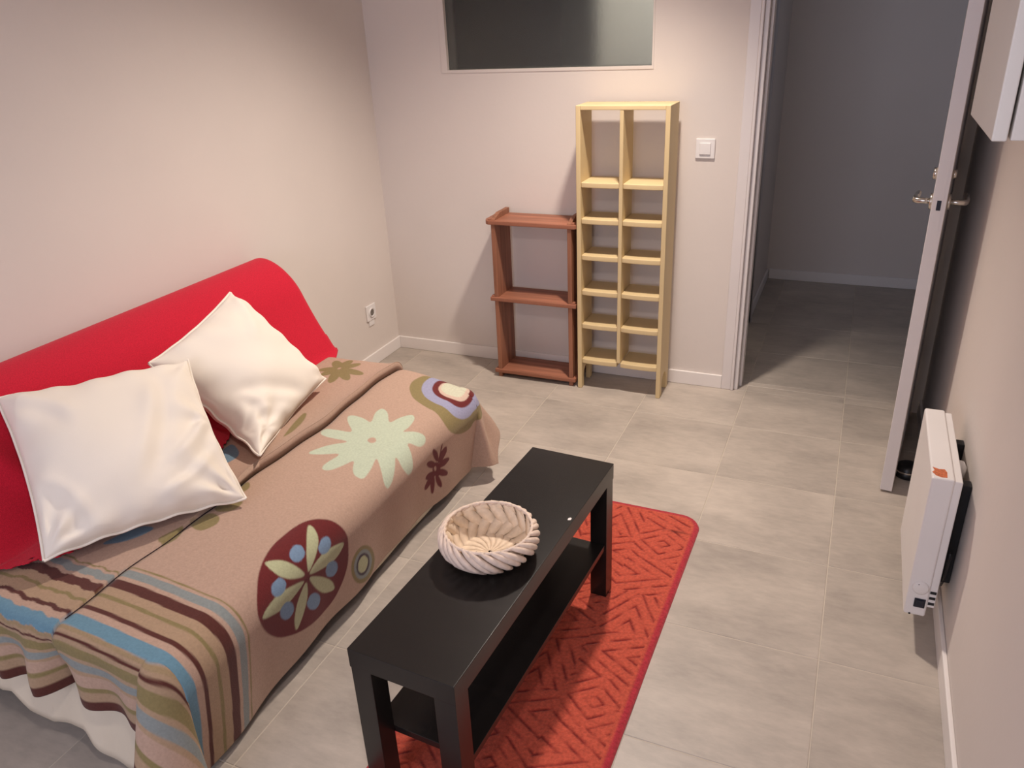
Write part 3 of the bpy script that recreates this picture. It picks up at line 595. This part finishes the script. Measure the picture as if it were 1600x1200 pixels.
# ================================================================== SOFA
sofa = empty('sofa_bed', (.5, -1.83, 0), 'low sofa bed against the left wall, covered by patterned blanket and red throw', 'sofa')
MB().box(.36, .985, -2.535, -1.13, .13, .392).build('seat_mattress', M['skirt'], sofa, .055, seg=5)
# backrest section shared by the body and the throw
BP = np.array([(.018, .56), (.017, .70), (.026, .765), (.055, .797), (.100, .795), (.160, .767), (.222, .707), (.258, .63), (.305, .54), (.350, .470)])
def smooth_path(P, n, it=3):
    P = np.array(P, float)
    for _ in range(it):
        Q = [P[0]]
        for a, b_ in zip(P[:-1], P[1:]): Q += [a * .75 + b_ * .25, a * .25 + b_ * .75]
        Q.append(P[-1]); P = np.array(Q)
    d = np.r_[0, np.cumsum(np.hypot(*np.diff(P, axis=0).T))]; s = np.linspace(0, d[-1], n)
    return np.stack([np.interp(s, d, P[:, 0]), np.interp(s, d, P[:, 1])], -1)
pb = smooth_path(BP, 30); inner = [(max(x - .012, .010) if z < .6 else x * .94 + .004, z - .012) for x, z in pb]
MB().prism([tuple(p) for p in inner] + [(.35, .20), (.03, .20)], 1, -2.57, -1.045).build('backrest', M['skirt'], sofa, .02, seg=3)
MB().box(.05, .90, -2.50, -1.16, .02, .135).build('base_frame', M['dark'], sofa, .01)
# loose pale skirt round the base: front, near corner, near end, far end
path = []; n1 = 150
for k in range(n1): s = k / (n1 - 1); path.append((.945, -1.14 + s * (-2.49 + 1.14), 0, s))
for k in range(1, 24): a = math.pi / 2 * k / 24; path.append((.885 + .06 * math.cos(a), -2.49 - .06 * math.sin(a), 1, a))
for k in range(120): s = k / 119; path.append((.885 - s * .80, -2.55, 2, s))
rows = []
for i, (x, y, kd, s) in enumerate(path):
    if kd == 0:
        nrm = (1, 0); hem = .026 + .006 * math.sin(y * 9) ; out = .018 * 0 + .004 * math.sin(y * 17)
        if y < -2.3: hem -= .016 * min(1, (-2.3 - y) / .15)
    elif kd == 1: nrm = (math.cos(s), -math.sin(s)); hem = .010; out = .012
    else:
        nrm = (0, -1); hem = np.interp(x, [.08, .30, .38, .43, .48, .55, .62, .68, .72, .78, .885], [.11, .13, .118, .137, .095, .076, .10, .11, .07, .012, .008])
        out = .004 * math.sin(x * 30) + .014 * math.exp(-((x - .72) / .03) ** 2)
    row = []
    for j in range(18):
        v = j / 17; z = .37 + (hem - .37) * v; w = v ** 1.4
        row.append((x + nrm[0] * out * w, y + nrm[1] * (out * w + (.045 if kd == 2 else .04 if kd == 1 else 0) * w), z))
    rows.append(row)
grid_obj('skirt', np.array(rows), M['skirt'], sofa, solid=.0022)
MB().box(.30, .93, -1.135, -1.13, .03, .30).build('end_panel', M['skirt'], sofa)
for x, y in ((.12, -2.40), (.12, -1.26), (.84, -1.26)): MB().lathe([(0, 0), (.024, 0), (.028, .01), (.028, .04)], (x, y, 0), 20).build('foot', M['dark'], sofa, smooth=True)

# ---- red throw over the backrest
ny_, ns_ = 300, 130
ys = np.linspace(-1.028, -2.53, ny_)
pf = smooth_path(list(BP) + [(.372, .448), (.40, .443)], 90)
rows = []; cut = []
for y in ys:
    z_seat = .425 + .022 * float(sstep(1.55, 1.85, -y))
    xe = np.interp(-y, [1.02, 1.45, 1.74, 1.80, 1.90, 2.0, 2.36, 2.44, 2.53], [.41, .43, .45, .495, .535, .54, .540, .500, .395])
    q_ = pf.copy(); q_[:, 0] += .003
    dz = z_seat - .443; q_[:, 1] += dz * sstep(.5, .42, q_[:, 1]) if False else dz * (1 - sstep(.42, .5, q_[:, 1]))
    shr = .0
    e = (-1.028 - y)
    rnd = math.sqrt(max(0, 1 - (1 - min(e / .035, 1)) ** 2))          # rounded end of the backrest
    q_[:, 0] = .10 + (q_[:, 0] - .10) * (.90 + .10 * rnd) if 1 else q_[:, 0]
    q_[:, 1] = np.where(q_[:, 1] > .5, q_[:, 1] - (1 - rnd) * .02, q_[:, 1])
    tail = np.linspace(q_[-1, 0], max(xe, q_[-1, 0] + .004), ns_ - 90 + 1)[1:]
    f = np.array([(x, z_seat) for x in tail])
    L = np.vstack([q_, f])
    wr = .0025 * np.sin(L[:, 0] * 60 + y * 22) * sstep(.60, .46, -L[:, 1] * -1) if False else .003 * np.sin(L[:, 0] * 45 + y * 26) * (1 - sstep(.46, .60, L[:, 1])) * (1 if y < -1.75 else 0)
    rows.append(np.stack([L[:, 0], np.full(len(L), y), L[:, 1] + wr + .0], -1))
# end cap rows: the throw turns in over the right end of the backrest
cap = []
r0 = rows[0]; cen = np.array([.12, -1.022, .52])
for k in (1, .96, .88):
    c_ = r0.copy(); c_[:, 0] = cen[0] + (r0[:, 0] - cen[0]) * (k - .04 * (k < 1)); c_[:, 2] = cen[2] + (r0[:, 2] - cen[2]) * (k - .02 * (k < 1)); c_[:, 1] = -1.028 + (.004 if k < 1 else .0015) ; cap.append(c_)
P = np.array(cap[::-1] + rows)
# deep fold near the left edge of the picture, coming down to the seat
Yg = P[..., 1]; fold = .016 * np.exp(-((Yg + 2.33 + (P[..., 2] - .6) * .5) / .04) ** 2) * sstep(.44, .56, P[..., 2]) * (1 - sstep(.66, .78, P[..., 2]))
P[..., 0] += fold
lowend = (P[..., 2] < .52) & (P[..., 1] > -1.12)
P[..., 0] = np.where(lowend, np.minimum(P[..., 0], np.interp(-P[..., 1], [1.02, 1.12], [.362, .42])), P[..., 0])
keep = np.ones((P.shape[0] - 1, P.shape[1] - 1), bool)
rr_ = P[:-1, :-1]
for (hx_, hy_) in ((.495, -2.420), (.478, -2.432), (.492, -2.440), (.470, -2.416), (.478, -2.452), (.523, -2.375), (.523, -2.33), (.516, -2.405), (.523, -2.29), (.455, -2.452)):
    keep &= ~((np.abs(rr_[..., 0] - hx_) < .0042) & (np.abs(rr_[..., 1] - hy_) < .0042) & (rr_[..., 2] < .47))
# scalloped lace hem on the seat
xe_all = P[:, -1, 0][:-1, None]; scal = .004 + .004 * np.sin(rr_[..., 1] * 260)
keep &= ~((rr_[..., 0] > xe_all - scal) & (rr_[..., 1] < -1.80))
o = grid_obj('red_throw', P, M['red'], None, None, keep, .003)
tag(o, 'plain red throw with a lace hem draped over the sofa backrest', 'throw')

# ---- printed blanket
NU, NV = 640, 315
us = np.linspace(0, ULEN, NU); vs = np.linspace(0, VLEN, NV)
U, V = np.meshgrid(us, vs, indexing='ij')
P = blanket(U, V)
CC = {k: np.array(lin(c)) for k, c in dict(base=(180, 152, 134), olive=(136, 122, 84), pale=(184, 194, 172), maroon=(104, 42, 42), blue=(122, 146, 172), lilac=(152, 152, 178), pinkpale=(200, 176, 160), cream=(198, 198, 176), petal=(180, 182, 146), dark=(70, 56, 66), greyblue=(136, 142, 140), skyblue=(108, 134, 150), brown=(88, 50, 44), tan=(168, 142, 116), stblue=(104, 140, 158)).items()}
col = np.empty(U.shape + (3,)); col[:] = CC['base']
vcre = BXC - BX0
us_ = U - (1 - sstep(1.74, 1.86, U)) * np.where(V < vcre, .026 + .003 * np.sin(V * 47) + .0022 * np.sin(V * 118 + 1) + .0025 * np.sin(V * 23 + 2), .003 * np.sin(V * 14))
for a, b_, c in ((1.500, 1.505, 'olive'), (1.513, 1.536, 'greyblue'), (1.548, 1.576, 'brown'), (1.576, 1.641, 'tan'), (1.600, 1.610, 'olive'), (1.641, 1.653, 'brown'), (1.672, 1.706, 'stblue'), (1.706, 1.912, 'tan'), (1.707, 1.716, 'olive'), (1.724, 1.731, 'brown'), (1.741, 1.769, 'olive'), (1.779, 1.802, 'greyblue'), (1.812, 1.845, 'base'), (1.845, 1.858, 'olive'), (1.885, 2.0, 'brown')):
    w = .0015
    k = np.clip((us_ - a) / w + .5, 0, 1) * np.clip((b_ - us_) / w + .5, 0, 1)
    k = k * (.45 if (a, c) == (1.707, 'olive') else 1)
    col += (CC[c] - col) * k[..., None]
def chaikin(p, n=2):
    p = np.array(p, float)
    for _ in range(n):
        q_ = np.roll(p, -1, 0); p = np.stack([p * .78 + q_ * .22, p * .22 + q_ * .78], 1).reshape(-1, 2)
    return p
def cover(poly, Ux, Vx):
    ins = np.zeros(Ux.shape, bool); n = len(poly)
    for i in range(n):
        (x1, y1), (x2, y2) = poly[i], poly[(i + 1) % n]
        if y1 == y2: continue
        c = (Vx >= min(y1, y2)) & (Vx < max(y1, y2)); ins ^= c & (Ux < (x2 - x1) * (Vx - y1) / (y2 - y1) + x1)
    return ins
du_, dv_ = us[1], vs[1]
for cname, poly in PRINTS:
    pl = chaikin(poly); i0 = max(int(pl[:, 0].min() / du_) - 1, 0); i1 = int(pl[:, 0].max() / du_) + 3; j0 = max(int(pl[:, 1].min() / dv_) - 1, 0); j1 = int(pl[:, 1].max() / dv_) + 3
    sl = (slice(i0, i1), slice(j0, j1)); cv = 0
    for a in (-.33, 0, .33):
        for b_ in (-.33, 0, .33): cv = cv + cover(pl, U[sl] + a * du_, V[sl] + b_ * dv_)
    cv = cv / 9.; c = CC[cname]; col[sl] += (c - col[sl]) * cv[..., None]
o = grid_obj('blanket', P, M['print_'], None, col, None, .0026)
tag(o, 'beige fleece blanket with flower prints and striped end covering the sofa seat', 'blanket')

# dark overlocked edge in the near half; far half is shade drawn as thread
uu = np.linspace(.235, ULEN - AN - .005, 160); sp = blanket(uu, np.full(160, BXC - BX0 + .0015)); k_ = 1 - sstep(-2.25, -1.8, sp[:, 1]); sp[:, 2] += .0022 + .010 * k_; sp[:, 0] += .0015 + .003 * k_
e_ = MB().tube([tuple(p) for p in sp], .0014, 6, False).build('seam_and_shade_line', mat('dark_thread_and_shade', (52, 40, 44), .8, .2, noise=((200, 200, 200), .1, 2)), o, smooth=True)
e_['label'] = 'dark stitched edge along the fold, and painted shade line under its far roll'

# ---- cushions
def rotm(rows_): return np.array(rows_)
def cushion(label, cen, Rm_, side, thick, bend, seed, wr, creases=()):
    cen = np.array(cen); n = 110
    s = np.sin(np.linspace(-1, 1, n) * math.pi / 2) * .5 + np.linspace(-1, 1, n) * .5; S, T = np.meshgrid(s, s, indexing='ij')
    # outline: sides bow in between the pointed corners
    h = side / 2
    bow = .06
    x = S * h * (1 - bow * (1 - T ** 2) * np.abs(S) ** 2); y = T * h * (1 - bow * (1 - S ** 2) * np.abs(T) ** 2)
    prof = (np.clip(1 - S ** 2, 0, 1) * np.clip(1 - T ** 2, 0, 1)) ** .42
    rg = np.random.default_rng(seed)
    # creases fan out from the corners and along the seams
    w = np.zeros_like(S)
    for (cx, cy, amp, fr) in wr:
        dx, dy = S - cx, T - cy; r_ = np.hypot(dx, dy); an = np.arctan2(dy, dx)
        w += amp * np.sin(an * fr + rg.uniform(0, 6)) * np.exp(-(r_ / .75) ** 2) * np.clip(r_ / .25, 0, 1)
    for (sa, ta_, sb, tb, amp, wid) in creases:
        ax_, ay_ = sb - sa, tb - ta_; L_ = math.hypot(ax_, ay_); al = ((S - sa) * ax_ + (T - ta_) * ay_) / L_ ** 2; dd = ((S - sa) * ay_ - (T - ta_) * ax_) / L_ + .05 * np.sin(al * 4)
        m_ = np.clip(al * 4, 0, 1) * np.clip((1 - al) * 4, 0, 1); w += m_ * amp * (np.exp(-(dd / wid) ** 2) - .7 * np.exp(-((dd - wid * 1.6) / wid) ** 2))
    edge_w = .0045 * np.sin(S * 17 + seed) * (np.abs(T) ** 4) + .0035 * np.sin(T * 15 + 2 * seed) * (np.abs(S) ** 4)
    taper = np.clip((1 - S ** 2) * (1 - T ** 2) * 12, 0, 1)
    soft = .004 * np.sin(S * 4 + T * 3 + seed) + .003 * np.sin(S * 7 - T * 6)
    zf = prof * thick * .55 + (w + soft) * taper + edge_w; zb = -prof * thick * .45 + edge_w
    def place(x, y, z):
        L = np.stack([x, y, z], -1) @ Rm_.T + cen
        for (bx, by, r0, vec) in bend:
            d = np.hypot(x / h - bx, y / h - by); k = np.clip(1 - d / r0, 0, 1) ** 1.5; L = L + k[..., None] * np.array(vec)
        return L
    F = place(x, y, zf); B = place(x, y, zb)
    base = empty('cushion', (cen[0], cen[1], float(min(F[..., 2].min(), B[..., 2].min()))), label, 'cushion', 'off-white cushions on the sofa')
    # one closed surface: front, then back mirrored and welded at the rim
    nn = n * n; idx = np.arange(nn).reshape(n, n)
    qf = np.stack([idx[:-1, :-1], idx[1:, :-1], idx[1:, 1:], idx[:-1, 1:]], -1).reshape(-1, 4); qb = qf[:, ::-1] + nn
    Vv = np.vstack([F.reshape(-1, 3), B.reshape(-1, 3)]); Q = np.vstack([qf, qb]); mp = np.arange(2 * nn)
    rim = np.zeros((n, n), bool); rim[0] = rim[-1] = True; rim[:, 0] = rim[:, -1] = True; r_ = idx[rim]; mp[r_ + nn] = r_; Q = mp[Q]
    Vv -= np.array(base.location)
    me = bpy.data.meshes.new('cushion_cover'); me.from_pydata([tuple(v) for v in Vv], [], [tuple(int(i) for i in f) for f in Q]); me.validate()
    bm = bmesh.new(); bm.from_mesh(me); bmesh.ops.delete(bm, geom=[v for v in bm.verts if not v.link_faces], context='VERTS'); bmesh.ops.recalc_face_normals(bm, faces=bm.faces); bm.to_mesh(me); bm.free(); me.shade_smooth()
    link('cushion_cover', me, M['cush'], base, base.location)
    # piped seam round the edge
    ring = [(i, 0) for i in range(n)] + [(n - 1, j) for j in range(1, n)] + [(i, n - 1) for i in range(n - 2, -1, -1)] + [(0, j) for j in range(n - 2, 0, -1)]
    pts = np.array([F[i, j] for i, j in ring]); c0 = pts.mean(0); pts = c0 + (pts - c0) * 1.012
    pts = pts[::2]; MB().tube([tuple(p) for p in pts] + [tuple(pts[0])], .0036, 8, False).build('seam_piping', M['cush'], base, smooth=True)
    return base
R1 = rotm([[.49, -.6934, .5283], [.8682, .4427, -.2242], [-.0784, .5685, .8189]])
R2 = rotm([[.6214, -.0903, .7782], [.21, .9762, -.0545], [-.7548, .1973, .6256]])
cushion('large off-white square cushion nearest the camera, lying low on the seat', (.4966, -2.1627, .6085), R1, .482, .19, [(1, -1, .5, (0.0, -.0, .0)), (-1, -1, .4, (0, 0, .0))], 3,
        [(1, -1, .010, 9), (-1, -1, .009, 8), (1, 0, .007, 6), (1, 1, .006, 7)],
        ((.62, .75, .12, -.75, -.010, .10), (.95, .1, .35, -.55, .009, .07), (.9, -.35, .2, -.9, .008, .06), (-.9, -.2, -.45, -.95, .006, .08), (-.9, .9, -.3, .3, .006, .10)))
CAMP = np.array([2.2106, -3.4108, 1.6039]); c2 = CAMP + (np.array([.5212, -1.7016, .6434]) - CAMP) * 1.04
cushion('off-white square cushion standing on one corner against the red backrest', tuple(c2), R2, .428, .19, [(1, -1, .7, (.085, -.088, .074))], 8,
        [(1, -1, .007, 7), (.6, -1, .003, 8), (-1, 1, .005, 7), (1, 1, .005, 6), (.8, -.7, .004, 6)],
        ((.0, -.85, .95, .45, -.008, .11), (.35, -.95, .95, -.1, .006, .09), (.1, -.7, .7, -.55, .004, .08), (-.9, .9, -.2, .2, .005, .10)))
